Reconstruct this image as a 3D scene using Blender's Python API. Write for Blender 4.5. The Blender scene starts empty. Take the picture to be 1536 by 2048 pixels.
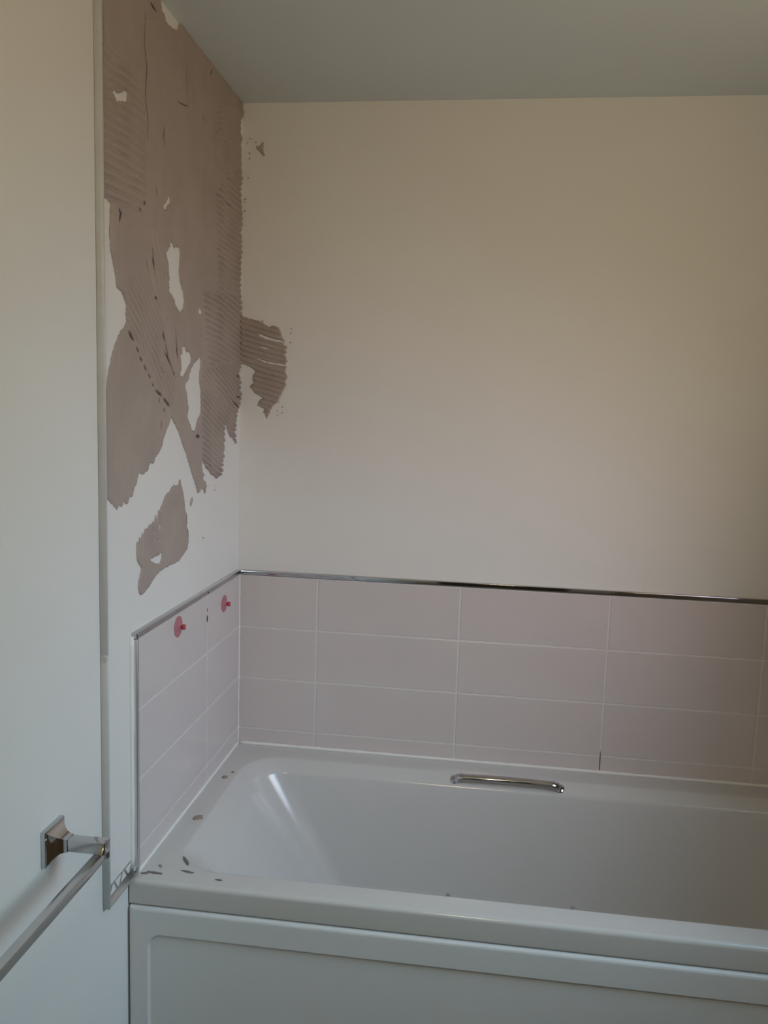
import bpy, bmesh, math, random
import numpy as np
from mathutils import Vector, Matrix

# ------------------------------------------------------------------ camera, world, light, exposure
S = bpy.context.scene
COL = S.collection
cam_d = bpy.data.cameras.new('camera'); cam = bpy.data.objects.new('camera', cam_d); COL.objects.link(cam)
S.camera = cam
cam_d.sensor_fit = 'VERTICAL'; cam_d.sensor_height = 36.0
cam_d.lens = 1630.81 / 2048 * 36.0
cam_d.clip_start = 0.02
_r = Vector((0.99124354, 0.12826514, 0.03137359)); _u = Vector((-0.04633425, 0.11537324, 0.99224097)); _f = Vector((-0.12365025, 0.98500613, -0.12030605))
cam.matrix_world = Matrix(((_r.x, _u.x, -_f.x, 0.6981), (_r.y, _u.y, -_f.y, -2.2324), (_r.z, _u.z, -_f.z, 1.533), (0, 0, 0, 1)))

W = bpy.data.worlds.new('daylight'); S.world = W; W.use_nodes = True
W.node_tree.nodes['Background'].inputs[0].default_value = (0.75, 0.85, 1.0, 1); W.node_tree.nodes['Background'].inputs[1].default_value = 0.4

def area(name, loc, direction, sx, sy, power, col, spread=180):
    d = bpy.data.lights.new(name, 'AREA'); d.shape = 'RECTANGLE'; d.size = sx; d.size_y = sy; d.energy = power; d.color = col; d.spread = math.radians(spread)
    o = bpy.data.objects.new(name, d); COL.objects.link(o); o.location = loc
    o.rotation_euler = Vector(direction).to_track_quat('-Z', 'Y').to_euler()
    return o
# daylight of the bathroom window in the right-hand wall: cool sky light going down, warm light off the ground going up
area('window_sky_light', (1.73, -0.98, 1.52), (-1, 0.45, -0.5), 0.66, 0.80, 2.15, (0.92, 0.81, 1.0), 90)
area('window_zenith_light', (1.73, -1.30, 1.58), (-1, 0.30, -0.7), 0.66, 0.80, 2.45, (0.17, 0.73, 1.0), 90)
area('window_ground_light', (1.71, -1.12, 1.58), (-1, 0.20, 0.30), 0.80, 0.80, 3.05, (1.0, 0.755, 0.43), 150)

vs = S.view_settings
vs.view_transform = 'Standard'; vs.look = 'None'; vs.gamma = 1.0; vs.use_curve_mapping = False
vs.exposure = 0.0

# ------------------------------------------------------------------ materials
def nmat(name):
    m = bpy.data.materials.new(name); m.use_nodes = True
    return m, m.node_tree, m.node_tree.nodes['Principled BSDF']
def mat(name, c, rough=0.5, metal=0.0, noise=0.0, nscale=30.0, bump=0.0, bscale=80.0, trans=0.0, alpha=1.0, coat=0.0, c2=None):
    m, t, p = nmat(name); n = t.nodes; l = t.links
    p.inputs['Base Color'].default_value = (*c, 1); p.inputs['Roughness'].default_value = rough; p.inputs['Metallic'].default_value = metal
    p.inputs['Transmission Weight'].default_value = trans; p.inputs['Alpha'].default_value = alpha; p.inputs['Coat Weight'].default_value = coat
    tc = n.new('ShaderNodeTexCoord')
    if noise or c2:
        nz = n.new('ShaderNodeTexNoise'); nz.inputs['Scale'].default_value = nscale; nz.inputs['Detail'].default_value = 5
        l.new(tc.outputs['Object'], nz.inputs['Vector'])
        cr = n.new('ShaderNodeValToRGB'); l.new(nz.outputs['Fac'], cr.inputs['Fac'])
        a = [max(0, x * (1 - noise)) for x in c]; b = c2 or [min(1, x * (1 + noise)) for x in c]
        cr.color_ramp.elements[0].position = 0.3; cr.color_ramp.elements[1].position = 0.7
        cr.color_ramp.elements[0].color = (*a, 1); cr.color_ramp.elements[1].color = (*b, 1)
        l.new(cr.outputs['Color'], p.inputs['Base Color'])
    if bump:
        nb = n.new('ShaderNodeTexNoise'); nb.inputs['Scale'].default_value = bscale; nb.inputs['Detail'].default_value = 4
        l.new(tc.outputs['Object'], nb.inputs['Vector'])
        bp = n.new('ShaderNodeBump'); bp.inputs['Strength'].default_value = bump; bp.inputs['Distance'].default_value = 0.002
        l.new(nb.outputs['Fac'], bp.inputs['Height']); l.new(bp.outputs['Normal'], p.inputs['Normal'])
    return m
M = {}
M['paint'] = mat('white_wall_paint', (0.80, 0.79, 0.77), 0.55, noise=0.012, nscale=3, bump=0.10, bscale=140)
M['taupe'] = mat('added_wall_brown', (0.24, 0.19, 0.15), 0.6, noise=0.03, nscale=3, bump=0.1, bscale=140)  # brown given to the unseen right wall to darken reflections on that side
M['ceil'] = mat('ceiling_paint', (0.70, 0.77, 0.79), 0.8, noise=0.015, nscale=4, bump=0.08, bscale=120)
M['tile'] = mat('tile_glaze', (0.66, 0.605, 0.598), 0.10, noise=0.015, nscale=6, bump=0.02, bscale=25)
M['grout'] = mat('grout', (0.74, 0.72, 0.71), 0.55, noise=0.05, nscale=60, bump=0.3, bscale=300)
M['sealant'] = mat('white_sealant', (0.86, 0.86, 0.84), 0.35)
M['acrylic'] = mat('bath_acrylic', (0.62, 0.62, 0.615), 0.16, noise=0.01, nscale=5, coat=0.3)
M['panel'] = mat('bath_panel_plastic', (0.70, 0.72, 0.74), 0.30, noise=0.01, nscale=5)
M['chrome'] = mat('chrome', (0.55, 0.55, 0.56), 0.07, 1.0, noise=0.03, nscale=40)
M['satin'] = mat('satin_metal_trim', (0.74, 0.74, 0.74), 0.32, 1.0, noise=0.04, nscale=30)
M['brushed'] = mat('brushed_chrome', (0.60, 0.59, 0.58), 0.20, 1.0, noise=0.03, nscale=30)
M['white_trim'] = mat('white_trim_enamel', (0.57, 0.575, 0.57), 0.30, noise=0.03, nscale=20, coat=0.2)
M['hole_shade'] = mat('painted_hole_shade', (0.05, 0.045, 0.04), 0.8, noise=0.3, nscale=200)
M['chip'] = mat('plaster_chip', (0.33, 0.27, 0.23), 0.9, noise=0.2, nscale=300)
M['splinter'] = mat('grey_splinter', (0.19, 0.18, 0.17), 0.8, noise=0.3, nscale=400)
M['pink'] = mat('pink_rubber', (0.66, 0.25, 0.31), 0.25, noise=0.03, nscale=50, alpha=0.62)
M['pinkd'] = mat('pink_rubber_knob', (0.50, 0.06, 0.09), 0.3, noise=0.03, nscale=50)
M['floor'] = mat('floor_vinyl', (0.24, 0.19, 0.15), 0.5, noise=0.15, nscale=14)
M['door'] = mat('brown_door', (0.075, 0.062, 0.052), 0.45, noise=0.2, nscale=9)
M['frame'] = mat('white_frame', (0.8, 0.8, 0.8), 0.35, noise=0.01)
M['pane'] = mat('frosted_glass', (0.9, 0.95, 1.0), 0.5, trans=1.0, bump=0.3, bscale=60)
M['socket'] = mat('slot_black', (0.02, 0.02, 0.02), 0.5)
LAMP = 58.0  # glow of the wall light added behind the viewer
mm = nmat('added_lamp_glow'); M['lens'] = mm[0]
mm[2].inputs['Emission Color'].default_value = (1.0, 0.80, 0.51, 1); mm[2].inputs['Emission Strength'].default_value = LAMP
def adhesive_mat():
    m, t, p = nmat('tile_adhesive'); n = t.nodes; l = t.links
    tc = n.new('ShaderNodeTexCoord')
    a = n.new('ShaderNodeTexNoise'); a.inputs['Scale'].default_value = 9; a.inputs['Detail'].default_value = 6; l.new(tc.outputs['Object'], a.inputs['Vector'])
    r = n.new('ShaderNodeValToRGB'); l.new(a.outputs['Fac'], r.inputs['Fac'])
    r.color_ramp.elements[0].position = 0.3; r.color_ramp.elements[1].position = 0.75
    r.color_ramp.elements[0].color = (0.385, 0.318, 0.282, 1); r.color_ramp.elements[1].color = (0.445, 0.372, 0.330, 1)
    b = n.new('ShaderNodeTexNoise'); b.inputs['Scale'].default_value = 90; b.inputs['Detail'].default_value = 3; l.new(tc.outputs['Object'], b.inputs['Vector'])
    r2 = n.new('ShaderNodeValToRGB'); l.new(b.outputs['Fac'], r2.inputs['Fac'])
    r2.color_ramp.elements[0].position = 0.24; r2.color_ramp.elements[1].position = 0.34
    r2.color_ramp.elements[0].color = (0.70, 0.66, 0.66, 1); r2.color_ramp.elements[1].color = (1, 1, 1, 1)
    mx = n.new('ShaderNodeMix'); mx.data_type = 'RGBA'; mx.blend_type = 'MULTIPLY'; mx.inputs[0].default_value = 0.5
    l.new(r.outputs['Color'], mx.inputs[6]); l.new(r2.outputs['Color'], mx.inputs[7])
    at = n.new('ShaderNodeAttribute'); at.attribute_name = 'gouge_shade'
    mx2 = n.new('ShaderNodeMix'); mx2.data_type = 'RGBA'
    l.new(at.outputs['Fac'], mx2.inputs[0]); l.new(mx.outputs[2], mx2.inputs[6]); mx2.inputs[7].default_value = (0.045, 0.036, 0.040, 1)  # tears in the adhesive get their shade as a dark base colour
    l.new(mx2.outputs[2], p.inputs['Base Color'])
    p.inputs['Roughness'].default_value = 0.75
    nb = n.new('ShaderNodeTexNoise'); nb.inputs['Scale'].default_value = 220; nb.inputs['Detail'].default_value = 4; l.new(tc.outputs['Object'], nb.inputs['Vector'])
    bp = n.new('ShaderNodeBump'); bp.inputs['Strength'].default_value = 0.22; bp.inputs['Distance'].default_value = 0.0015
    l.new(nb.outputs['Fac'], bp.inputs['Height']); l.new(bp.outputs['Normal'], p.inputs['Normal'])
    return m
M['adh'] = adhesive_mat()

# ------------------------------------------------------------------ helpers
def link(name, me, m, parent=None, loc=(0, 0, 0)):
    o = bpy.data.objects.new(name, me); COL.objects.link(o); o.location = loc
    if m is not None and not me.materials: me.materials.append(M[m] if isinstance(m, str) else m)
    if parent: o.parent = parent
    return o
def tag(o, label, cat, group=None):
    o['label'] = label; o['category'] = cat
    if group: o['group'] = group
    return o
def struct(o, label=None):
    o['kind'] = 'structure'
    if label: o['label'] = label
    return o
def empty(name, loc=(0, 0, 0)):
    o = bpy.data.objects.new(name, None); COL.objects.link(o); o.location = loc; o.empty_display_size = 0.05
    return o
def from_bm(name, bm, smooth=False):
    bmesh.ops.recalc_face_normals(bm, faces=bm.faces)
    me = bpy.data.meshes.new(name); bm.to_mesh(me); bm.free()
    if smooth:
        for p in me.polygons: p.use_smooth = True
    return me
def bm_box(bm, x0, x1, y0, y1, z0, z1, bev=0.0, seg=2):
    r = bmesh.ops.create_cube(bm, size=1.0)
    for v in r['verts']:
        v.co = Vector(((x0 + x1) / 2 + v.co.x * (x1 - x0), (y0 + y1) / 2 + v.co.y * (y1 - y0), (z0 + z1) / 2 + v.co.z * (z1 - z0)))
    if bev:
        es = list({e for v in r['verts'] for e in v.link_edges})
        bmesh.ops.bevel(bm, geom=es, offset=bev, segments=seg, profile=0.5, affect='EDGES')
def box_me(name, x0, x1, y0, y1, z0, z1, bev=0.0, seg=2, smooth=False):
    bm = bmesh.new(); bm_box(bm, x0, x1, y0, y1, z0, z1, bev, seg); return from_bm(name, bm, smooth)
def rings_me(name, rings, closed=True, cap0=False, cap1=False, smooth=True):
    bm = bmesh.new(); vs_ = [[bm.verts.new(p) for p in r] for r in rings]
    n = len(rings[0])
    for a, b in zip(vs_, vs_[1:]):
        for i in range(n if closed else n - 1):
            bm.faces.new((a[i], a[(i + 1) % n], b[(i + 1) % n], b[i]))
    if cap0: bm.faces.new(vs_[0])
    if cap1: bm.faces.new(vs_[-1])
    return from_bm(name, bm, smooth)
def rrect(x0, x1, y0, y1, r, z, n=10):
    """rounded rectangle; r may be one radius or four (corners x1y1, x0y1, x0y0, x1y0)"""
    rs = r if isinstance(r, (tuple, list)) else (r,) * 4
    out = []
    for k, (cx, cy, sx, sy) in enumerate(((x1, y1, -1, -1), (x0, y1, 1, -1), (x0, y0, 1, 1), (x1, y0, -1, 1))):
        rr = rs[k]
        for i in range(n + 1):
            a = math.radians(90 * k + 90 * i / n)
            out.append((cx + sx * rr + rr * math.cos(a), cy + sy * rr + rr * math.sin(a), z))
    return out
def smooth_angle(o, deg=40):
    me = o.data
    for p in me.polygons: p.use_smooth = True
    bm = bmesh.new(); bm.from_mesh(me)
    for e in bm.edges:
        if len(e.link_faces) == 2 and e.calc_face_angle(0) > math.radians(deg): e.smooth = False
    bm.to_mesh(me); bm.free()

XW, YR, ZC = 1.70, -2.62, 2.3457          # right wall, rear wall, ceiling
TT = 0.010                                 # tile face above the plaster

# ------------------------------------------------------------------ room shell
struct(link('floor', box_me('floor', -0.1, XW + 0.1, YR - 0.1, 0.1, -0.08, 0.0), 'floor'), 'dark brown vinyl bathroom floor')
struct(link('ceiling', box_me('ceiling', -0.1, XW + 0.1, YR - 0.1, 0.1, ZC, ZC + 0.08), 'ceil'), 'plain pale grey painted ceiling')
wall_left = struct(link('wall_left', box_me('wall_left', -0.1, 0.0, YR - 0.1, 0.1, 0.0, ZC), 'paint'), 'white painted wall on the left, partly smeared with adhesive')
wall_back = struct(link('wall_back', box_me('wall_back', 0.0, XW, 0.0, 0.1, 0.0, ZC), 'paint'), 'off-white painted wall above the tiles behind the bath')
bm = bmesh.new()
wy0, wy1, wz0, wz1 = -1.68, -0.60, 1.10, 2.06; XO = XW + 0.25
bm_box(bm, XW, XO, YR, wy0, 0, ZC); bm_box(bm, XW, XO, wy1, 0.1, 0, ZC)
bm_box(bm, XW, XO, wy0, wy1, 0, wz0); bm_box(bm, XW, XO, wy0, wy1, wz1, ZC)
struct(link('wall_right', from_bm('wall_right', bm), 'taupe'), 'unseen right wall with the window, made brown to darken reflections')
bm = bmesh.new()
dx0, dx1, dz = 0.10, 1.30, 2.05
bm_box(bm, 0, dx0, YR - 0.1, YR, 0, ZC); bm_box(bm, dx1, XW, YR - 0.1, YR, 0, ZC); bm_box(bm, dx0, dx1, YR - 0.1, YR, dz, ZC)
struct(link('wall_rear', from_bm('wall_rear', bm), 'paint'), 'white painted wall around the door behind the viewer')
door = struct(link('door_1', box_me('door_1', dx0, dx1, YR - 0.07, YR - 0.03, 0, dz, 0.003), 'door'), 'dark brown door behind the viewer')
win = struct(empty('window_1', (XW + 0.19, (wy0 + wy1) / 2, wz0)), 'white framed frosted window in the right wall')
bm = bmesh.new(); hy, hz = (wy1 - wy0) / 2, wz1 - wz0
for a in ((-hy, -hy + .05, 0, hz), (hy - .05, hy, 0, hz), (-.025, .025, .05, hz - .05), (-hy + .05, hy - .05, 0, .05), (-hy + .05, hy - .05, hz - .05, hz)):
    bm_box(bm, 0.0, 0.06, a[0], a[1], a[2], a[3], 0.004)
link('window_frame', from_bm('window_frame', bm), 'frame', win)
for k in (-1, 1):
    link('pane', box_me('pane', 0.026, 0.034, min(k * .025, k * (hy - .05)), max(k * .025, k * (hy - .05)), .05, hz - .05), 'pane', win)

# ------------------------------------------------------------------ tiles, grout, sealant (parts of the two walls)
ZT, RH, GJ = 1.0624, 0.1509, 0.0042
rows = [(ZT - RH * (k + 1), ZT - RH * k) for k in range(3)] + [(0.5625, ZT - 3 * RH)]
cache = {}
def tile(parent, plane, a0, a1, z0, z1):
    a0, a1, z0, z1 = a0 + GJ / 2, a1 - GJ / 2, z0 + GJ / 2, z1 - GJ / 2
    w, h = round(a1 - a0, 4), round(z1 - z0, 4)
    k = (plane, w, h)
    if k not in cache:
        bm = bmesh.new(); t = 0.0075
        if plane == 'b': bm_box(bm, -w / 2, w / 2, -t, 0, -h / 2, h / 2)
        else: bm_box(bm, 0, t, -w / 2, w / 2, -h / 2, h / 2)
        es = [e for e in bm.edges if all((abs(v.co.y + t) < 1e-5) if plane == 'b' else (abs(v.co.x - t) < 1e-5) for v in e.verts)]
        bmesh.ops.bevel(bm, geom=es, offset=0.0012, segments=2, profile=0.5, affect='EDGES')
        cache[k] = from_bm('tile', bm)
    j = (random.random() - 0.5) * 0.0004
    loc = ((a0 + a1) / 2, -0.0025 + j, (z0 + z1) / 2) if plane == 'b' else (0.0025 + j, (a0 + a1) / 2, (z0 + z1) / 2)
    link('tile', cache[k], 'tile', parent, loc)
random.seed(4)
X1 = 0.2375
bcols = [(TT, X1), (X1, X1 + .403), (X1 + .403, X1 + .806), (X1 + .806, X1 + 1.209), (X1 + 1.209, XW)]
lcols = [(-0.280, -TT), (-0.6945, -0.280)]
for z0, z1 in rows:
    for a, b in bcols: tile(wall_back, 'b', a, b, z0, z1)
    for a, b in lcols: tile(wall_left, 'l', a, b, z0, z1)
link('grout', box_me('grout', 0.002, XW, -0.0088, -0.0003, 0.56, ZT), 'grout', wall_back)
link('grout', box_me('grout', 0.0003, 0.0088, -0.695, -0.002, 0.56, ZT), 'grout', wall_left)
def bead(name, p0, p1, r, parent, seed):
    """bead of sealant: wobbly half-round run"""
    rng = random.Random(seed); p0, p1 = Vector(p0), Vector(p1); d = (p1 - p0); n = max(6, int(d.length / 0.02))
    t = d.normalized(); a = Vector((0, 0, 1)) if abs(t.z) < .9 else Vector((1, 0, 0)); b = t.cross(a).normalized(); a = b.cross(t)
    rings = []
    for i in range(n + 1):
        c = p0 + d * i / n; rr = r * (1 + rng.uniform(-.14, .14))
        rings.append([tuple(c + a * rr * math.cos(q) + b * rr * math.sin(q)) for q in [2 * math.pi * k / 8 for k in range(8)]])
    return link(name, rings_me(name, rings, True, True, True), 'sealant', parent)
bead('sealant', (TT + .001, -TT, 0.563), (XW, -TT, 0.563), 0.0048, wall_back, 1)
bead('sealant', (TT, -TT, 0.563), (TT, -0.700, 0.563), 0.0042, wall_left, 2)
bead('sealant', (TT - .001, -TT + .001, 0.56), (TT - .001, -TT + .001, 1.066), 0.0034, wall_back, 3)
bead('sealant', (0.001, -0.7085, 0.575), (0.001, -0.7085, 1.070), 0.0055, wall_left, 4)
# gaps where grout has fallen out, the holes' shade painted on as dark slabs
def blob_me(name, pts, ax, depth):
    """thin slab from an outline; ax 'l' outline in (y,z) rising along x, 'b' in (x,z) rising along -y, 't' in (x,y) rising along z"""
    bm = bmesh.new(); f = {'l': lambda a, b, d: (d, a, b), 'b': lambda a, b, d: (a, -d, b), 't': lambda a, b, d: (a, b, d)}[ax]
    cx = sum(p[0] for p in pts) / len(pts); cy = sum(p[1] for p in pts) / len(pts)
    base = [bm.verts.new(f(a, b, 0)) for a, b in pts]
    mid = [bm.verts.new(f(cx + (a - cx) * .93, cy + (b - cy) * .93, depth * .8)) for a, b in pts]
    top = [bm.verts.new(f(cx + (a - cx) * .6, cy + (b - cy) * .6, depth)) for a, b in pts]
    n = len(pts)
    for A, B in ((base, mid), (mid, top)):
        for i in range(n): bm.faces.new((A[i], A[(i + 1) % n], B[(i + 1) % n], B[i]))
    bm.faces.new(top); bm.faces.new(base)
    return from_bm(name, bm)
def oval(cx, cy, rx, ry, n=10, seed=0, ang=0, j=0.15):
    rng = random.Random(seed); out = []
    for i in range(n):
        a = 2 * math.pi * i / n; k = 1 + rng.uniform(-j, j); x, y = rx * k * math.cos(a), ry * k * math.sin(a)
        out.append((cx + x * math.cos(ang) - y * math.sin(ang), cy + x * math.sin(ang) + y * math.cos(ang)))
    return out
for k, (cy, cz, ry, rz) in enumerate(((-0.2835, 1.0015, .0042, .0095), (-0.2825, 1.0240, .002, .005), (-0.2825, 1.0685, .0025, .003))):
    link('grout_gap', blob_me('grout_gap', oval(cy, cz, ry, rz, 12, k), 'l', 0.0003), 'hole_shade', wall_left, (0.0103 if k < 2 else 0.0133, 0, 0))
link('grout_gap', blob_me('grout_gap', oval(1.0437, 0.594, .0013, .034, 14, 9), 'b', 0.0003), 'hole_shade', wall_back, (0, -0.0089, 0))

# ------------------------------------------------------------------ metal edge trims
def trim(n, me, label, m='satin'):
    o = struct(link('trim_%d' % n, me, m), label); smooth_angle(o, 50); return o
trim(1, box_me('trim_1', 0.0132, XW, -0.0132, -0.0, ZT + .0018, ZT + .0140, 0.0012), 'chrome tile edge strip along the top of the back wall tiles', 'chrome')
trim(2, box_me('trim_2', 0.0, 0.0132, -0.7045, -0.0138, ZT + .0018, ZT + .0140, 0.0012), 'metal tile edge strip along the top of the left wall tiles', 'chrome')
trim(3, box_me('trim_3', 0.0, 0.0128, -0.7060, -0.6958, 0.5645, ZT + .0012, 0.0010), 'upright metal strip at the open end of the left wall tiles')
def lprof(z0, z1):
    bm = bmesh.new()
    bm_box(bm, 0.0005, 0.0145, -0.8385, -0.8365, z0, z1, 0.0005, 1)      # upstanding face
    bm_box(bm, 0.0128, 0.0145, -0.8366, -0.8335, z0, z1, 0.0004, 1)      # returned lip
    bm_box(bm, 0.0, 0.0010, -0.8366, -0.8120, z0, z1)                     # leg on the wall
    return from_bm('trim', bm)
TM = 'white_trim'
trim(4, lprof(1.0705, ZC), 'long upright white enamelled strip edging the adhesive, running up to the ceiling', TM)
trim(5, lprof(0.5645, 1.0690), 'short upright white enamelled strip below the joint, ending beside the bath rim', TM)
bm = bmesh.new()                                                          # bottom strip with a perforated leg
zb = 0.5655
bm_box(bm, 0.0, 0.0135, -0.8330, -0.7065, zb - .0016, zb, 0.0004, 1)
bm_box(bm, 0.0118, 0.0135, -0.8330, -0.7065, zb, zb + .003, 0.0004, 1)
bm_box(bm, 0.0, 0.0012, -0.8330, -0.7065, zb, zb + .008)
bm_box(bm, 0.0, 0.0012, -0.8330, -0.7150, zb + .026, zb + .030)
n = 5; L0, L1 = -0.8300, -0.7150
for i in range(n + 1):                                                    # slanting webs between the punched holes
    yc = L0 + (L1 - L0) * i / n; s = 0.006 if i % 2 else -0.006
    vs_ = [bm.verts.new(p) for x in (0.0, 0.0012) for p in ((x, yc - s - .003, zb + .008), (x, yc - s + .003, zb + .008), (x, yc + s + .003, zb + .026), (x, yc + s - .003, zb + .026))]
    for q in ((0, 1, 2, 3), (4, 5, 6, 7), (0, 1, 5, 4), (1, 2, 6, 5), (2, 3, 7, 6), (3, 0, 4, 7)): bm.faces.new([vs_[k] for k in q])
trim(6, from_bm('trim_6', bm), 'punched metal strip along the foot of the bare wall beside the bath', 'satin')
b = link('adhesive_smear', blob_me('adhesive_smear', oval(-0.8235, 1.0615, .009, .007, 14, 3), 'l', 0.0010), mat('thin_adhesive', (0.56, 0.53, 0.51), 0.8, noise=0.1, nscale=200), None, (0.0002, 0, 0))
tag(b, 'small pale grey adhesive smear on the wall at the joint of the upright strip', 'smear')
link('adhesive_dab', blob_me('adhesive_dab', oval(-0.0070, 1.0625, .0075, .0065, 12, 5), 'b', 0.0007), b.data.materials[0], bpy.data.objects['trim_5'], (0.0142, -0.8384, 0))

# ------------------------------------------------------------------ bath
bath = tag(empty('bathtub', (0.85, -0.365, 0.0)), 'white acrylic bath with a wide flat rim and sloping end', 'bathtub')
ox, oy = -0.85, 0.365
bx0, bx1, by0, by1 = 0.0015, XW - .0015, -0.7285, -0.0015
R = []
def ring(i0, i1, j0, j1, r, z): R.append([(x + ox, y + oy, zz) for x, y, zz in rrect(i0, i1, j0, j1, r, z)])
ring(bx0 + .006, bx1 - .006, by0 + .010, by1 - .004, .004, 0.5085)
ring(bx0, bx1, by0 + .001, by1, .004, 0.5085)
ring(bx0, bx1, by0 + .0002, by1, .004, 0.5110)
ring(bx0, bx1, by0, by1, .004, 0.5125)
ring(bx0, bx1, by0, by1, .004, 0.5500)
ring(bx0, bx1, by0, by1, .004, 0.5505)
for a in (15, 35, 55, 75, 90):
    k = 1 - math.cos(math.radians(a)); s = math.sin(math.radians(a)); e = .0090
    ring(bx0 + .001 * k, bx1 - .001 * k, by0 + e * k, by1 - .001 * k, .004, 0.5510 + e * s)
zr = 0.560
ring(bx0 + .002, bx1 - .002, by0 + .0098, by1 - .002, .004, zr)
ring(.040, 1.660, -.690, -.055, (.07, .07, .06, .06), zr)
ring(.066, 1.640, -.6730, -.0800, (.09, .10, .09, .09), zr)
for q, dz_ in ((.003, .0004), (.006, .0018), (.009, .0040)): ring(.066 + q, 1.640 - q, -.6730 + q, -.0800 - q, (.09, .10, .09, .09), zr - dz_)
ring(.083, 1.620, -.656, -.0960, (.09, .100, .09, .09), 0.5490)
ring(.099, 1.607, -.640, -.1100, (.09, .098, .09, .09), 0.5370)
ring(.104, 1.604, -.6365, -.1135, (.09, .095, .09, .09), 0.5325)
ring(.109, 1.601, -.6345, -.1155, (.09, .092, .09, .09), 0.5260)
for i in range(1, 9):
    t = i / 8.0
    ring(.109 + .215 * t, 1.601 - .085 * t, -.6345 + .040 * t, -.1155 - .042 * t, (.09, .092 - .030 * t, .09 - .01 * t, .09), 0.526 - .316 * t)
for a in (18, 36, 54, 72, 90):
    k = 1 - math.cos(math.radians(a)); s = math.sin(math.radians(a)); e = .045
    ring(.324 + .7 * .045 * s + .02 * k, 1.516 - e * s, -.5945 + e * s, -.1575 - e * s, (.07, .055, .07, .07), 0.210 - e * k)
ring(.75, 1.2, -.42, -.33, .03, 0.1600)
shell = link('shell', rings_me('shell', R, True, False, True), 'acrylic', bath)
# waste in the bath floor and overflow at the far end
def disc(name, c, r, h, ax, m, parent, n=24, prof=None):
    prof = prof or ((0, r), (h * .6, r), (h, r * .85), (h, 0.0001))
    bs = {'z': (Vector((1, 0, 0)), Vector((0, 1, 0)), Vector((0, 0, 1))), 'x': (Vector((0, 1, 0)), Vector((0, 0, 1)), Vector((1, 0, 0))), '-z': (Vector((1, 0, 0)), Vector((0, -1, 0)), Vector((0, 0, -1)))}[ax]
    rg = [[tuple(bs[0] * rr * math.cos(2 * math.pi * k / n) + bs[1] * rr * math.sin(2 * math.pi * k / n) + bs[2] * d) for k in range(n)] for d, rr in prof]
    return link(name, rings_me(name, rg, True, True, False), m, parent, c)
disc('waste', (1.35 + ox, -.375 + oy, 0.160), .032, .003, 'z', 'chrome', bath)
# grab handle: an arched chrome bar on the sloping inner shoulder
def handle(parent):
    nrm = Vector((0, -.64, .77)); xa, xb = 0.648, 0.930; base = Vector((0, -0.0985, 0.5455))
    path = []
    for i in range(33):
        t = i / 32.0; x = xa + (xb - xa) * t; e = min(t, 1 - t)
        h = 0.021 * math.sqrt(max(0, 1 - (1 - min(1, e / .065)) ** 2)) + 0.007 * math.sin(math.pi * t)
        path.append((Vector((x, base.y, base.z)) + nrm * (h - .004), e))
    bt = Vector((1, 0, 0)).cross(nrm).normalized()
    rg = []; N = 14
    for i, (c, e) in enumerate(path):
        a = path[max(0, i - 1)][0]; b2 = path[min(32, i + 1)][0]; tg = (b2 - a).normalized()
        if i == 0: tg = (path[1][0] - path[0][0]).normalized()
        up = bt.cross(tg).normalized() * -1
        w = 0.0100 + 0.0028 * max(0, 1 - e / .10); hh = 0.0072 + .001 * max(0, 1 - e / .10)
        rg.append([tuple(c + bt * w * math.cos(q) + up * hh * math.sin(q) + Vector((ox, oy, 0))) for q in [2 * math.pi * k / N for k in range(N)]])
    h = link('grab_handle', rings_me('grab_handle', rg, True, True, True), 'chrome', parent); h['label'] = 'arched chrome grab handle'
    for x in (xa, xb):
        q = nrm; p = Vector((x, base.y, base.z))
        ring_ = []
        for d, r in ((-.004, .0125), (.002, .0125), (.0038, .0105), (.0038, .0001)):
            ring_.append([tuple(p + q * d + Vector((1, 0, 0)) * r * math.cos(2 * math.pi * k / 16) + bt * r * math.sin(2 * math.pi * k / 16) + Vector((ox, oy, 0))) for k in range(16)])
        link('mount', rings_me('mount', ring_, True, True, True), 'chrome', h)
handle(bath)
for x in (0.6575, 0.9090):                                                # bare handle bolts on the near side
    bm = bmesh.new(); bm_box(bm, -.0045, .0045, -.004, .004, -.012, .0035, .002, 2)
    bm_box(bm, -.0075, .0075, -.0035, .0035, -.012, -.004, .002, 1)
    link('handle_bolt', from_bm('handle_bolt', bm), 'chrome', bath, (x + ox, -.6560 + oy, 0.5530))
# panel
pan = tag(empty('bath_panel', (0.85, -0.733, 0.0)), 'grey-white plastic bath panel with a recessed rounded field', 'bath panel')
PX0, PX1, PZ0, PZ1 = 0.0025, XW - .002, 0.0, 0.5050
def pr(i, z_, r, y, top=None):   # ring in the x-z plane
    return [(x - 0.85, y, zz) for x, zz, _ in rrect(PX0 + i, PX1 - i, PZ0 + z_, top if top is not None else PZ1 - z_, r, 0)]
rg = [pr(0, 0, .004, .030), pr(0, 0, .004, .010), pr(.0006, .0006, .004, .0060), pr(.0022, .0022, .004, .0026), pr(.005, .0050, .004, 0.0006), pr(.009, .0085, .004, 0.0), pr(.0095, .0090, .004, 0.0)]
i0 = .0415
zt_ = 0.4475
for d, y in ((-.0015, 0.0), (-.0008, 0.0), (.0010, .0010), (.0022, .0035), (.0034, .0056), (.0052, .0064), (.0060, .0064)):
    rg.append([(x - 0.85, y, zz) for x, zz, _ in rrect(PX0 + i0 + d, PX1 - i0 - d, .06 + d, zt_ - d, .030 - d * .6, 0)])
link('panel_face', rings_me('panel_face', rg, True, True, True), 'panel', pan)
smooth_angle(pan.children[0], 60)

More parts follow.
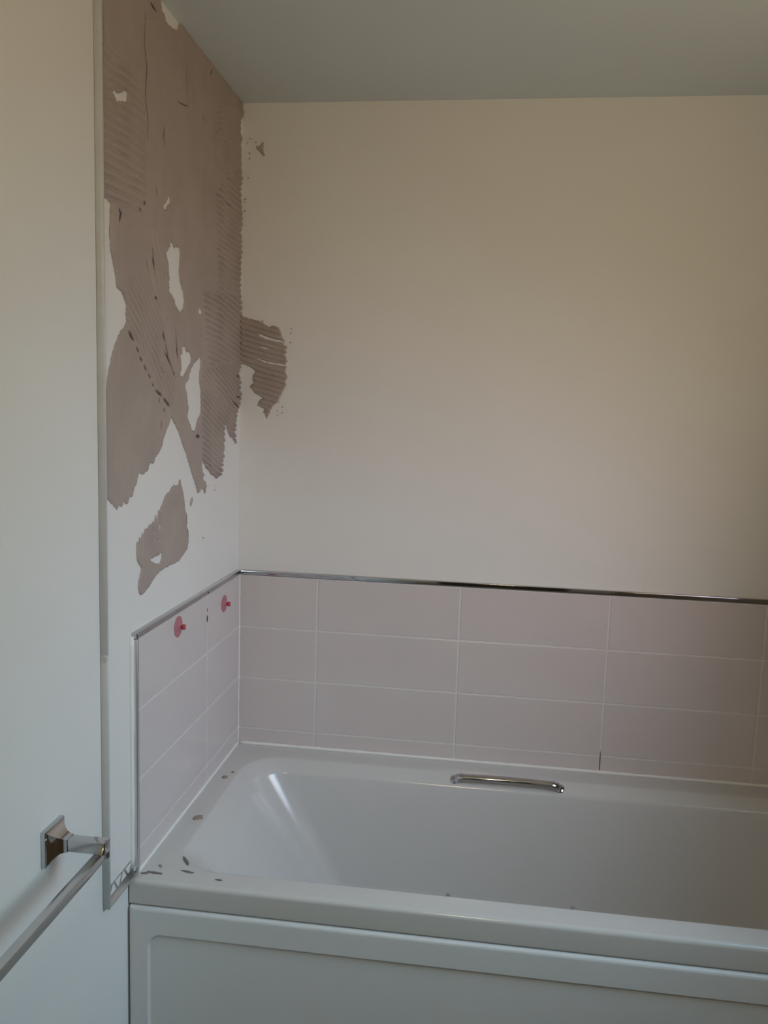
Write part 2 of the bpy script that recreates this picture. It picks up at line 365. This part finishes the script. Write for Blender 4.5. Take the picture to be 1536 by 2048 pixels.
# ------------------------------------------------------------------ towel rail
rail = tag(empty('towel_rail', (0.0, -1.0200, 0.8030)), 'square chrome towel rail on a flared square bracket', 'towel rail')
def bracket(parent, y):
    br = link('bracket', None or box_me('bracket', 0.0, 0.0085, -.0310, .0310, -.0310, .0310, 0.0012), 'chrome', parent, (0, y, 0)); smooth_angle(br, 30)
    prof = ((.0085, .0275), (.0100, .0268), (.0130, .0225), (.0175, .0175), (.0230, .0138), (.0290, .0117), (.0350, .0110))
    rgs = []
    for x, h in prof: rgs.append([(x, h, h), (x, -h, h), (x, -h, -h), (x, h, -h)])
    f = link('flare', rings_me('flare', rgs, True, True, True, False), 'chrome', br); smooth_angle(f, 35)
    p = link('post', box_me('post', 0.034, 0.1010, -.0100, .0100, -.0105, .0105, 0.0014), 'chrome', br); smooth_angle(p, 30)
    return br
bracket(rail, 0.0); bracket(rail, -0.62)
bar = link('bar', box_me('bar', 0.0800, 0.0960, -0.632, 0.0140, -.0262, -.0102, 0.0013), 'brushed', rail); smooth_angle(bar, 30)
link('slot_shade', box_me('slot_shade', 0.0965, 0.0972, 0.0060, 0.0138, -.0255, -.0109, 0.0003), 'socket', rail)  # shade of the slot gap, painted as a thin black plate

# ------------------------------------------------------------------ suction cups
def suction(y, z, r, label):
    o = tag(empty('suction_cup', (TT, y, z)), label, 'suction cup', 'pink suction cups stuck on the tiles')
    n = 28; prof = ((.0002, r), (.0012, r), (.0016, r * .97), (.0026, r * .7), (.0042, r * .42), (.0065, .0065), (.0078, .0048))
    rg = [[(d, rr * math.cos(2 * math.pi * k / n), rr * math.sin(2 * math.pi * k / n)) for k in range(n)] for d, rr in prof]
    link('cup', rings_me('cup', rg, True, True, True), 'pink', o)
    prof = ((.0070, .0046), (.0100, .0044), (.0112, .0058), (.0125, .0066), (.0155, .0066), (.0170, .0056), (.0174, .003))
    rg = [[(d, rr * math.cos(2 * math.pi * k / 16), rr * math.sin(2 * math.pi * k / 16)) for k in range(16)] for d, rr in prof]
    link('knob', rings_me('knob', rg, True, True, True), 'pinkd', o)
suction(-0.4790, 1.0315, 0.0245, 'pink rubber suction cup further from the corner, just under the left tile strip')
suction(-0.1500, 1.0095, 0.0232, 'pink rubber suction cup nearer the tiled corner')

# ------------------------------------------------------------------ unseen wall light, added to warm the room from behind the viewer
wl = tag(empty('added_wall_light', (0.668, YR, 2.16)), 'added white wall light with a warm diffuser, unseen behind the viewer', 'wall light')
link('backplate', box_me('backplate', -.14, .14, 0.0, .030, -.055, .055, .006), 'frame', wl)
link('diffuser', box_me('diffuser', -.12, .12, .030, .075, -.045, .045, .012, 3, True), 'lens', wl)

# ------------------------------------------------------------------ adhesive outlines, in metres on the wall planes
MAIN = [(-0.0015,2.362),(-0.0015,2.362),(-0.0015,2.362),(-0.0015,2.3109),(-0.019499999999999997,2.2965),(-0.0208,2.2605),(-0.0017000000000000001,2.2576),(-0.013900000000000001,2.2408),(-0.0088,2.1651),(-0.0015,2.1533),(-0.016100000000000003,2.1187),(-0.0083,2.0761),(-0.011999999999999999,2.1099),(-0.009,2.0958),(-0.0015,2.0454),(-0.0085,2.0061),(-0.0015,1.9967),(-0.0101,1.9378),(-0.0026999999999999993,1.9087),(-0.013800000000000002,1.8536),(-0.006200000000000001,1.8202),(-0.0015,1.7989),(-0.0015,1.796),(-0.0015,1.655),(-0.0064,1.6459),(-0.0188,1.6257),(-0.0052,1.6106),(-0.0137,1.5906),(-0.0015,1.5712),(-0.0096,1.5433),(-0.022,1.5234),(-0.0344,1.5051),(-0.04,1.4776),(-0.0525,1.468),(-0.0295,1.4318),(-0.0584,1.4524),(-0.0773,1.4549),(-0.1022,1.467),(-0.1148,1.4863),(-0.1271,1.4978),(-0.1361,1.479),(-0.1293,1.4448),(-0.141,1.4414),(-0.124,1.4218),(-0.1405,1.4186),(-0.1307,1.403),(-0.147,1.3962),(-0.142,1.3826),(-0.1583,1.3779),(-0.151,1.3661),(-0.1624,1.3574),(-0.1987,1.3507),(-0.2156,1.3612),(-0.2321,1.3649),(-0.2537,1.3766),(-0.2696,1.383),(-0.2905,1.3967),(-0.302,1.4167),(-0.3068,1.3976),(-0.3003,1.369),(-0.295,1.3544),(-0.2796,1.3515),(-0.271,1.3382),(-0.2812,1.3193),(-0.2896,1.3308),(-0.3049,1.3322),(-0.3298,1.3239),(-0.3398,1.3405),(-0.3642,1.3701),(-0.3833,1.3952),(-0.4019,1.4197),(-0.4291,1.4473),(-0.4554,1.4772),(-0.4809,1.4967),(-0.4991,1.511),(-0.5178,1.4877),(-0.5377,1.4633),(-0.5495,1.4452),(-0.5612,1.4349),(-0.5825,1.4252),(-0.5938,1.4116),(-0.6099,1.4153),(-0.6245,1.3977),(-0.6478,1.3928),(-0.6664,1.3982),(-0.6768,1.3753),(-0.689,1.3648),(-0.6971,1.3535),(-0.7122,1.3504),(-0.7182,1.3386),(-0.7359,1.3453),(-0.7454,1.336),(-0.7559,1.3404),(-0.7681,1.3341),(-0.7817,1.3446),(-0.7934,1.3499),(-0.8048,1.3618),(-0.813,1.3812),(-0.8163,1.4105),(-0.8158,1.4629),(-0.8109,1.5356),(-0.8048,1.5581),(-0.7973,1.5895),(-0.7854,1.6135),(-0.7674,1.6436),(-0.746,1.6693),(-0.7168,1.6905),(-0.721,1.7039),(-0.7207,1.7227),(-0.7328,1.7369),(-0.7448,1.7449),(-0.7567,1.7465),(-0.7623,1.7612),(-0.7678,1.7782),(-0.7761,1.7997),(-0.7816,1.8113),(-0.7868,1.8329),(-0.7833,1.8662),(-0.78,1.8945),(-0.7967,1.8965),(-0.8228,1.8959),(-0.8228,1.8975),(-0.8198,2.0325),(-0.8171,2.1537),(-0.8031,2.161),(-0.804,2.1939),(-0.809,2.2102),(-0.8113,2.223),(-0.8034,2.362),(-0.7,2.362),(-0.5646,2.362),(-0.5466,2.3287),(-0.5296,2.3242),(-0.5326,2.3193),(-0.5206,2.3164),(-0.4945,2.3173),(-0.4644,2.3263),(-0.4415,2.362),(-0.4291,2.362)]
HOLES = [[(-0.5031,1.8864),(-0.4895,1.8817),(-0.4797,1.8747),(-0.4691,1.8798),(-0.4499,1.879),(-0.4464,1.8612),(-0.4522,1.8325),(-0.4462,1.8087),(-0.4307,1.7924),(-0.4201,1.7719),(-0.4262,1.7553),(-0.4434,1.7421),(-0.452,1.7426),(-0.4688,1.7498),(-0.4894,1.7624),(-0.5095,1.7807),(-0.5135,1.804),(-0.5213,1.8206),(-0.5174,1.8391),(-0.5252,1.8554),(-0.5173,1.8658),(-0.5055,1.8726)],[(-0.5133,1.9739),(-0.5031,1.9774),(-0.5039,1.9631),(-0.5172,1.9569),(-0.525,1.9448),(-0.5403,1.9411),(-0.5426,1.9477),(-0.5288,1.9569)],[(-0.4345,1.6688),(-0.4169,1.6687),(-0.4035,1.6585),(-0.3899,1.6595),(-0.3742,1.6443),(-0.3805,1.634),(-0.4032,1.6195),(-0.4254,1.6022),(-0.4472,1.6027),(-0.4456,1.633),(-0.4405,1.6588)],[(-0.3189,1.6531),(-0.3109,1.6452),(-0.3185,1.6209),(-0.3232,1.6003),(-0.313,1.5734),(-0.3097,1.546),(-0.3123,1.5183),(-0.3318,1.5046),(-0.3414,1.4889),(-0.3509,1.4754),(-0.3699,1.4791),(-0.3841,1.4961),(-0.4025,1.5127),(-0.3935,1.5293),(-0.3991,1.5424),(-0.4074,1.5704),(-0.4164,1.5767),(-0.412,1.5866),(-0.394,1.5939),(-0.3895,1.6072),(-0.3758,1.6244),(-0.3619,1.6335),(-0.343,1.6414),(-0.3286,1.6508)],[(-0.3252,1.7709),(-0.3105,1.7635),(-0.3044,1.7558),(-0.3201,1.7516),(-0.3366,1.7576)],[(-0.5642,1.6149),(-0.549,1.6077),(-0.5358,1.5954),(-0.549,1.6008)],[(-0.7676,2.0994),(-0.7563,2.0939),(-0.7448,2.0945),(-0.7299,2.1037),(-0.7179,2.1119),(-0.7089,2.1065),(-0.7108,2.0956),(-0.7213,2.0856),(-0.7272,2.0872),(-0.7595,2.0755),(-0.7623,2.0794),(-0.7679,2.0847)],[(-0.2645,1.3934),(-0.2378,1.3828),(-0.2322,1.3734),(-0.2485,1.3799)]]
ISLE = [(-0.4464,1.3694),(-0.4376,1.3555),(-0.4286,1.3415),(-0.4195,1.3206),(-0.4149,1.2966),(-0.4029,1.2816),(-0.4009,1.2542),(-0.3934,1.2394),(-0.3932,1.2188),(-0.3987,1.199),(-0.4234,1.1894),(-0.4502,1.1789),(-0.5058,1.1789),(-0.5465,1.1768),(-0.5778,1.1717),(-0.6081,1.159),(-0.6265,1.1505),(-0.6482,1.1445),(-0.6623,1.1446),(-0.6712,1.157),(-0.6724,1.1722),(-0.6618,1.188),(-0.6547,1.2002),(-0.6685,1.2102),(-0.6786,1.2238),(-0.6798,1.2417),(-0.6747,1.2644),(-0.6694,1.2503),(-0.6644,1.2673),(-0.6562,1.2571),(-0.6504,1.2726),(-0.6435,1.2657),(-0.6376,1.2804),(-0.6204,1.279),(-0.6145,1.2888),(-0.6057,1.2846),(-0.596,1.291),(-0.5908,1.2795),(-0.5832,1.3032),(-0.5756,1.2868),(-0.5694,1.3093),(-0.5601,1.3098),(-0.5421,1.3266),(-0.5301,1.3395),(-0.5057,1.3452),(-0.4933,1.3544),(-0.4791,1.359),(-0.4723,1.3545),(-0.4551,1.3576)]
ISLEH = [[(-0.6151,1.2112),(-0.5928,1.2119),(-0.5699,1.2127),(-0.5503,1.2166),(-0.5519,1.2017),(-0.5637,1.1927),(-0.5815,1.1975),(-0.6003,1.2039)],[(-0.5797,1.2495),(-0.5697,1.244),(-0.5581,1.2444),(-0.5589,1.2407),(-0.5736,1.2436)],[(-0.6013,1.2794),(-0.5954,1.2771),(-0.5909,1.2657),(-0.5984,1.2683)],[(-0.5634,1.2806),(-0.5564,1.2774),(-0.5588,1.2659),(-0.565,1.2698)]]
BACK = [(0.0015,1.794),(0.0127,1.7849),(0.0257,1.7813),(0.0502,1.7759),(0.0706,1.7666),(0.0829,1.7579),(0.0929,1.7627),(0.1071,1.7595),(0.1154,1.748),(0.1218,1.7307),(0.1272,1.7192),(0.1241,1.7134),(0.1372,1.7039),(0.1292,1.6991),(0.1333,1.6922),(0.1286,1.6843),(0.137,1.667),(0.1299,1.659),(0.1333,1.6493),(0.1302,1.6376),(0.1377,1.626),(0.1323,1.6141),(0.1341,1.6024),(0.1243,1.5825),(0.1164,1.5665),(0.1104,1.5545),(0.0963,1.5422),(0.0864,1.5221),(0.0792,1.506),(0.0766,1.521),(0.0679,1.5247),(0.0747,1.5329),(0.0636,1.5373),(0.0524,1.5429),(0.06,1.559),(0.0673,1.5643),(0.0528,1.5746),(0.0446,1.5763),(0.0404,1.5861),(0.0292,1.5956),(0.041,1.6039),(0.037,1.6234),(0.0467,1.6355),(0.0355,1.647),(0.0231,1.6526),(0.0116,1.6562),(0.0015,1.655)]
BACKH = [[(0.0559,1.7403),(0.0711,1.7329),(0.0996,1.7264),(0.1268,1.7208),(0.126,1.7169),(0.0997,1.7202),(0.0732,1.7259),(0.0568,1.7341)],[(0.0572,1.7054),(0.0736,1.7026),(0.0899,1.6983),(0.0736,1.6987)],[(0.0487,1.6739),(0.07,1.6674),(0.0924,1.6628),(0.1311,1.6563),(0.13,1.6532),(0.0884,1.6584),(0.0659,1.6642)]]
FLAKE = [(0.0382,2.2381),(0.0442,2.2343),(0.054,2.2387),(0.0551,2.2453),(0.0607,2.2452),(0.0601,2.2276),(0.0643,2.2109),(0.0612,2.2084),(0.0523,2.2184),(0.0423,2.2277)]
SPECKB = [(0.0233,2.2544),(0.0381,2.2451),(0.0218,2.2168),(0.0215,2.2031),(0.0093,2.0896),(0.0185,2.1538),(0.0163,2.2445),(0.012,2.0986),(0.1455,1.7552),(0.1434,1.7176),(0.1437,1.7428),(0.1088,1.5299),(0.111,1.5169),(0.1232,1.5252),(0.1145,1.5546),(0.1237,1.5411),(0.0636,1.7738),(0.01,2.0972),(0.0095,2.0672)]
SPECKL = [(-0.1961,1.3319),(-0.2038,1.3221),(-0.2879,1.2094)]
DROP = [(-0.3779,1.2976),(-0.3798,1.3081),(-0.3714,1.3175),(-0.3638,1.3185),(-0.3656,1.3076),(-0.3731,1.2981)]
ZONES = [([(-0.8234,2.1517),(-0.7467,2.1515),(-0.6483,2.1498),(-0.6327,2.0439),(-0.6339,1.9189),(-0.6641,1.9009),(-0.78,1.8911),(-0.8293,1.891)],(-0.82,1.9489),(-0.6368,1.9644)),([(-0.2423,2.2329),(-0.1634,2.2841),(0.0218,2.3393),(0.0293,2.1361),(-0.0774,2.1005),(-0.229,2.0742)],(-0.1585,2.0792),(-0.0809,2.2179)),([(-0.2234,2.0565),(-0.0788,2.1482),(0.0275,2.1859),(0.0397,1.8546),(-0.1862,1.8217),(-0.2103,1.9296)],(-0.2015,2.028),(-0.019,2.0239)),([(-0.311,1.8036),(-0.1862,1.8217),(0.0399,1.8507),(0.0473,1.6491),(-0.2579,1.6313),(-0.2898,1.7117)],(-0.2797,1.7127),(-0.0081,1.6967)),([(-0.3087,1.6283),(0.0467,1.6651),(0.0533,1.487),(-0.0201,1.4639),(-0.0281,1.3041),(-0.3053,1.3645),(-0.3126,1.539)],(-0.2774,1.5535),(-0.1449,1.504)),([(-0.7156,1.7766),(-0.6349,1.8011),(-0.5747,1.7652),(-0.5216,1.6433),(-0.4727,1.5999),(-0.5057,1.527),(-0.553,1.5538),(-0.7056,1.6815),(-0.7204,1.7013)],(-0.6461,1.7046),(-0.4893,1.5679)),([(-0.6099,1.8923),(-0.5212,1.8679),(-0.5055,1.7753),(-0.4391,1.7285),(-0.4472,1.6043),(-0.4893,1.6022),(-0.5675,1.7136),(-0.6033,1.8235)],(-0.5369,1.7766),(-0.4558,1.6102)),([(-0.8346,1.6579),(-0.7181,1.6882),(-0.6867,1.6505),(-0.553,1.5538),(-0.5057,1.5239),(-0.5536,1.3825),(-0.664,1.3029),(-0.8421,1.3253)],(-0.7565,1.5863),(-0.7577,1.3423))]
ZONEB = [(0.0568,1.7373),(0.1268,1.7188)]
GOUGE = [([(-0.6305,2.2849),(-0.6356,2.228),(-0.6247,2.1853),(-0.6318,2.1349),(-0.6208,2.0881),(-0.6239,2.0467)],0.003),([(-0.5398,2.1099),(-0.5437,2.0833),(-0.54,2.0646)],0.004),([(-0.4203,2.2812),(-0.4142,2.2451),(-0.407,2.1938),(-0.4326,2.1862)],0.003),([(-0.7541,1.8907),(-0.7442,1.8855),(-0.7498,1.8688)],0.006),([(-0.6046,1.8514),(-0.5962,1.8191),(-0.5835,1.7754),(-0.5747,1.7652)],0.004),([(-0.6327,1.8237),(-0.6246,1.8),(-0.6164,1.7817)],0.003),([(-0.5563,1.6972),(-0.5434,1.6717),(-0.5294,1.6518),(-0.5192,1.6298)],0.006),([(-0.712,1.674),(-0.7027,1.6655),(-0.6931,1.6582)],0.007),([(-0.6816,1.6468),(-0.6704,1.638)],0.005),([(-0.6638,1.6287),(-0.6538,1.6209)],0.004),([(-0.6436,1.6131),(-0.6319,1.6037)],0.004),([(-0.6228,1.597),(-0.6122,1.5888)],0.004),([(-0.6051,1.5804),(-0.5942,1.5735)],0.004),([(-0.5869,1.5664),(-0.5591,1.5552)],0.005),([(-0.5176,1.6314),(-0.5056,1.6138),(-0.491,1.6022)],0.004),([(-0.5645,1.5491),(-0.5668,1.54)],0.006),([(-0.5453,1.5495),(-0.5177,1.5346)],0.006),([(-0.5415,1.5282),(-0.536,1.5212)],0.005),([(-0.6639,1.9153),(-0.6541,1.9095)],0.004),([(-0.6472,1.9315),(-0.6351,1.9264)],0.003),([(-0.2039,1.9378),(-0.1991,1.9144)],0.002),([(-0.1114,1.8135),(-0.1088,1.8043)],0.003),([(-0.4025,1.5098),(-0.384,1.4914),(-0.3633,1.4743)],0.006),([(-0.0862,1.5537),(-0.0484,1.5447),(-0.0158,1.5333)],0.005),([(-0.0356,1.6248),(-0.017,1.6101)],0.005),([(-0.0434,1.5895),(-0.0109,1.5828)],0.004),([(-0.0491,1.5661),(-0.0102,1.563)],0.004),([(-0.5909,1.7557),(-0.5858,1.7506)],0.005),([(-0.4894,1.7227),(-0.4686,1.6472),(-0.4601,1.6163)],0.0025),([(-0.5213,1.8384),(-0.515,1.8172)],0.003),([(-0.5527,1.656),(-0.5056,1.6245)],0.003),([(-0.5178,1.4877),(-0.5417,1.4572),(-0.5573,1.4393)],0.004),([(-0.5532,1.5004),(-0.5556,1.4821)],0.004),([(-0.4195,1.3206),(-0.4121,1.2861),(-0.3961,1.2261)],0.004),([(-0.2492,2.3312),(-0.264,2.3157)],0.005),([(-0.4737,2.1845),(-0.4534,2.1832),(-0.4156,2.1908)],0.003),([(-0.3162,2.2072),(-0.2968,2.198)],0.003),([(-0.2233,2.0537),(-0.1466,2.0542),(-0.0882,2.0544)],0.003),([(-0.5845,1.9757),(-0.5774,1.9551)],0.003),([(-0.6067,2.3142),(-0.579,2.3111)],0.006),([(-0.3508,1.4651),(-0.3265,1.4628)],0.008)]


def vnoise(x, y, seed):
    rng = np.random.RandomState(seed); T = rng.rand(64, 64)
    xi = np.floor(x).astype(int); yi = np.floor(y).astype(int); fx = x - xi; fy = y - yi
    fx = fx * fx * (3 - 2 * fx); fy = fy * fy * (3 - 2 * fy)
    g = lambda a, b: T[a % 64, b % 64]
    return (g(xi, yi) * (1 - fx) + g(xi + 1, yi) * fx) * (1 - fy) + (g(xi, yi + 1) * (1 - fx) + g(xi + 1, yi + 1) * fx) * fy
def sdf(px, py, poly):
    """signed distance, negative inside"""
    d = np.full(px.shape, 1e9); ins = np.zeros(px.shape, bool); n = len(poly)
    for i in range(n):
        ax, ay = poly[i]; bx_, by_ = poly[(i + 1) % n]; ex, ey = bx_ - ax, by_ - ay
        t = np.clip(((px - ax) * ex + (py - ay) * ey) / (ex * ex + ey * ey + 1e-12), 0, 1)
        d = np.minimum(d, (px - ax - t * ex) ** 2 + (py - ay - t * ey) ** 2)
        c = ((ay > py) != (by_ > py)); 
        if ey != 0: ins ^= c & (px < ax + ex * (py - ay) / ey)
    d = np.sqrt(d); return np.where(ins, -d, d)
def line_d(px, py, pts):
    d = np.full(px.shape, 1e9)
    for (ax, ay), (bx_, by_) in zip(pts, pts[1:]):
        ex, ey = bx_ - ax, by_ - ay
        t = np.clip(((px - ax) * ex + (py - ay) * ey) / (ex * ex + ey * ey + 1e-12), 0, 1)
        d = np.minimum(d, (px - ax - t * ex) ** 2 + (py - ay - t * ey) ** 2)
    return np.sqrt(d)
def patch_me(name, poly, holes, step, height, ax, rag=0.0021, gouges=(), hclear=None):
    """adhesive smear as a relief: a fine grid clipped to the outline, edges pulled onto it"""
    P = np.array(poly); u0, v0 = P.min(0) - 2 * step; u1, v1 = P.max(0) + 2 * step
    nu, nv = int((u1 - u0) / step) + 2, int((v1 - v0) / step) + 2
    U, V = np.meshgrid(u0 + np.arange(nu) * step, v0 + np.arange(nv) * step, indexing='ij')
    F = sdf(U, V, poly)
    for h in holes: F = np.maximum(F, -sdf(U, V, h))
    F = F + rag * (vnoise(U * 260, V * 260, 3) - .5) * 2 + rag * 1.2 * (vnoise(U * 110, V * 110, 5) - .5)
    C = (F[:-1, :-1] + F[1:, :-1] + F[:-1, 1:] + F[1:, 1:]) / 4 < 0
    cnt = np.zeros(F.shape, int)
    cnt[:-1, :-1] += C; cnt[1:, :-1] += C; cnt[:-1, 1:] += C; cnt[1:, 1:] += C
    used = cnt > 0; bd = used & (cnt < 4)
    gu, gv = np.gradient(F, step); gl = np.sqrt(gu ** 2 + gv ** 2) + 1e-6
    k = np.clip(F / gl, -step * .9, step * .9)
    U2 = np.where(bd, U - k * gu / gl, U); V2 = np.where(bd, V - k * gv / gl, V)
    H = height(U, V)
    st = np.zeros(F.shape)
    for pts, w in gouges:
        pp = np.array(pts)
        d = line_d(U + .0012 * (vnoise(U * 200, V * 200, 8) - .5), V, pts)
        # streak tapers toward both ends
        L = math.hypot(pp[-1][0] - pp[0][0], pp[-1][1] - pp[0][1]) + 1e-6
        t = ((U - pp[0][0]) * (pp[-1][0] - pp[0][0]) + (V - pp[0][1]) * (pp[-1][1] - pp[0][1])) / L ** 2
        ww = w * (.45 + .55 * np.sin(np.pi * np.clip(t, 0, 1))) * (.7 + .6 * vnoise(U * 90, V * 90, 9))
        st = np.maximum(st, np.clip(1.4 - d / (ww * .5), 0, 1))  # mask of the shade painted into the gouges
    E = np.clip(-F / 0.0035, 0, 1)
    H = (0.0006 + H * (1 - .55 * st)) * (0.45 + 0.55 * E)
    H = np.where(bd, 0.0004, H)
    if ax == 'l':
        co = np.stack([H, np.minimum(U2, -0.0006), np.minimum(V2, ZC - .0006)], -1)
    else:
        co = np.stack([np.maximum(U2, 0.0006), -H, np.minimum(V2, ZC - .0006)], -1)
    idx = -np.ones(F.shape, int); idx[used] = np.arange(used.sum())
    ii, jj = np.nonzero(C)
    q = np.stack([idx[ii, jj], idx[ii + 1, jj], idx[ii + 1, jj + 1], idx[ii, jj + 1]], -1)
    me = bpy.data.meshes.new(name)
    vv = co[used]; me.vertices.add(len(vv)); me.vertices.foreach_set('co', vv.astype(np.float32).ravel())
    me.loops.add(q.size); me.loops.foreach_set('vertex_index', q.astype(np.int32).ravel())
    me.polygons.add(len(q)); me.polygons.foreach_set('loop_start', np.arange(0, q.size, 4, dtype=np.int32))
    me.polygons.foreach_set('use_smooth', np.ones(len(q), bool))
    me.update(calc_edges=True); me.validate()
    at = me.attributes.new('gouge_shade', 'FLOAT', 'POINT'); at.data.foreach_set('value', st[used].astype(np.float32))
    return me
def ridge(phase, sharp=2.6):
    return 1 - (0.5 + 0.5 * np.cos(2 * np.pi * phase)) ** sharp
def height_left(U, V):
    n1 = vnoise(U * 14, V * 4, 1); n2 = vnoise(U * 60, V * 7, 2); n3 = vnoise(U * 160, V * 10, 4)
    H = 0.0018 + 0.0012 * n1 + 0.0011 * n2 + 0.0005 * n3                       # long upright drags of the trowel
    # (zone index, spacing, amplitude, base height, curvature)
    spec = [(0, .0170, .0017, .0016, 0.20), (1, .0125, .0013, .0022, 'arc'), (2, .0150, .0019, .0016, 0), (3, .0145, .0020, .0016, 0.15), (4, .0135, .0022, .0013, 0), (7, .0120, .00022, .0019, 0), (6, .0200, .0016, .0018, 0), (5, .0145, .0020, .0014, 0.2)]
    for zi, sp, am, base, cur in spec:
        poly, p0, p1 = ZONES[zi]
        m = np.clip(.5 - (sdf(U, V, poly) + .010 * (vnoise(U * 25, V * 25, 20 + zi) - .5)) / 0.006, 0, 1)
        if cur == 'arc':
            ph = np.sqrt((U - p0[0] - .03) ** 2 + ((V - p0[1]) * 1.0) ** 2) / sp
        else:
            dx, dy = p1[0] - p0[0], p1[1] - p0[1]; L = math.hypot(dx, dy); dx, dy = dx / L, dy / L
            al = (U - p0[0]) * dx + (V - p0[1]) * dy; ac = -(U - p0[0]) * dy + (V - p0[1]) * dx
            ph = (ac + cur * al * al * (1 if cur else 0)) / sp
        ph = ph + .35 * (vnoise(U * 9, V * 9, 30 + zi) - .5) + .08 * (vnoise(U * 45, V * 45, 33 + zi) - .5)
        a = 3.0 * am * (.40 + .9 * vnoise(U * 22, V * 22, 40 + zi))
        h = base * .5 + a * ridge(ph) + .0007 * vnoise(U * 90, V * 90, 50 + zi)
        H = H * (1 - m) + h * m
        # squeezed-out lip along the side of each stroke
        e = np.abs(sdf(U, V, poly)); H = H + .0014 * np.exp(-(e / .004) ** 2) * vnoise(U * 40, V * 40, 60 + zi)
    return H
def height_back(U, V):
    p0, p1 = ZONEB; dx, dy = p1[0] - p0[0], p1[1] - p0[1]; L = math.hypot(dx, dy); dx, dy = dx / L, dy / L
    al = (U - p0[0]) * dx + (V - p0[1]) * dy; ac = -(U - p0[0]) * dy + (V - p0[1]) * dx
    ph = ac / .0142 + .2 * (vnoise(U * 14, V * 14, 71) - .5)
    return .0010 + .0034 * ridge(ph, 1.8) * (.6 + .6 * vnoise(U * 30, V * 30, 72)) + .0008 * vnoise(U * 110, V * 110, 73)
def height_flat(U, V):
    return .0020 + .0008 * vnoise(U * 30, V * 30, 81) + .0005 * vnoise(U * 140, V * 40, 82)

def patch(name, label, me):
    o = link(name, me, 'adh'); tag(o, label, 'adhesive', 'patches of dried tile adhesive'); return o
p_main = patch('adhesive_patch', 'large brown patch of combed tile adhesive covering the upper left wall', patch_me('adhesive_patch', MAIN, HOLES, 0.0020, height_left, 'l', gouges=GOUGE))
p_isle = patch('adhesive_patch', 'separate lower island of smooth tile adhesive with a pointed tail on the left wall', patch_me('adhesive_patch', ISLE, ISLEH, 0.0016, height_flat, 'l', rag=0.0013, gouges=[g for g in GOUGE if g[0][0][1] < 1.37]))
p_back = patch('adhesive_patch', 'ridged brown adhesive wrapping round the corner onto the back wall', patch_me('adhesive_patch', BACK, BACKH, 0.0010, height_back, 'b', rag=0.0012))
p_flake = patch('adhesive_flake', 'lone pointed adhesive flake high on the back wall near the ceiling', patch_me('adhesive_flake', FLAKE, [], 0.0008, height_flat, 'b', rag=0.0006))
p_drop = patch('adhesive_flake', 'thin adhesive sliver on the left wall between the large patch and the island', patch_me('adhesive_flake', DROP, [], 0.0010, height_flat, 'l', rag=0.0005))
def specks(parent, pts, ax, seed):
    bm = bmesh.new(); rng = random.Random(seed)
    for k, (a, b_) in enumerate(pts):
        r = rng.uniform(.0016, .0030); me = blob_me('s', oval(a, b_, r * 1.2, r * .8, 8, seed + k), ax, .0012); bm.from_mesh(me); bpy.data.meshes.remove(me)
    o = link('splatter', from_bm('splatter', bm), 'adh', parent); o['kind'] = 'stuff'; o['label'] = 'tiny adhesive splashes'
specks(p_flake, [p for p in SPECKB if p[1] > 1.9], 'b', 11)
specks(p_back, [p for p in SPECKB if p[1] < 1.9], 'b', 12)
specks(p_main, SPECKL[:2], 'l', 13)
b = link('adhesive_speck', blob_me('adhesive_speck', oval(SPECKL[2][0], SPECKL[2][1], .005, .0022, 10, 5), 'l', .0012), 'adh', None, (.0001, 0, 0))
tag(b, 'tiny dark adhesive speck alone on the white wall above the tile strip', 'adhesive')

# ------------------------------------------------------------------ debris on the bath rim
def flake(name, c, rx, ry, ang, h, m, label, cat, seed, z=0.5601):
    me = blob_me(name, oval(0, 0, rx * 1.35, ry * 1.3, 11, seed, 0, .25), 't', h)
    o = link(name, me, m, None, (c[0], c[1], z)); o.rotation_euler.z = ang; tag(o, label, cat, 'bits of debris on the bath'); return o
flake('plaster_chip', (0.0515, -0.4565), .0085, .0085, .4, .003, 'chip', 'large brown plaster chip on the left bath rim edge', 'debris', 1)
flake('plaster_chip', (0.0445, -0.2350), .0048, .0065, .2, .003, 'chip', 'small brown chip on the left bath rim near the corner', 'debris', 2)
flake('plaster_chip', (0.0560, -0.2025), .0030, .0036, .9, .002, 'chip', 'tiny brown crumb on the bath rim closest to the tiled corner', 'debris', 3)
flake('wood_splinter', (0.0935, -0.6420), .0145, .0030, -.95, .0025, 'splinter', 'dark two-pronged splinter on the front left of the bath rim', 'debris', 4)
flake('wood_splinter', (0.0450, -0.6955), .0120, .0022, -.05, .0018, 'splinter', 'long thin grey splinter lying by the corner of the bath rim', 'debris', 5)
flake('wood_splinter', (0.0250, -0.7000), .0060, .0024, .2, .0018, 'splinter', 'short grey splinter against the foot of the tile strip', 'debris', 6)
flake('wood_splinter', (0.0460, -0.6690), .0060, .0022, -.9, .0016, 'chip', 'faint brown sliver on the bath rim behind the long splinter', 'debris', 7)
flake('wood_splinter', (0.1105, -0.6795), .0105, .0024, -.2, .0018, 'splinter', 'curled grey shaving on the front bath rim', 'debris', 8)
flake('wood_splinter', (0.1850, -0.6970), .0060, .0022, -.1, .0016, 'splinter', 'grey crumb on the front bath rim, furthest along', 'debris', 9)
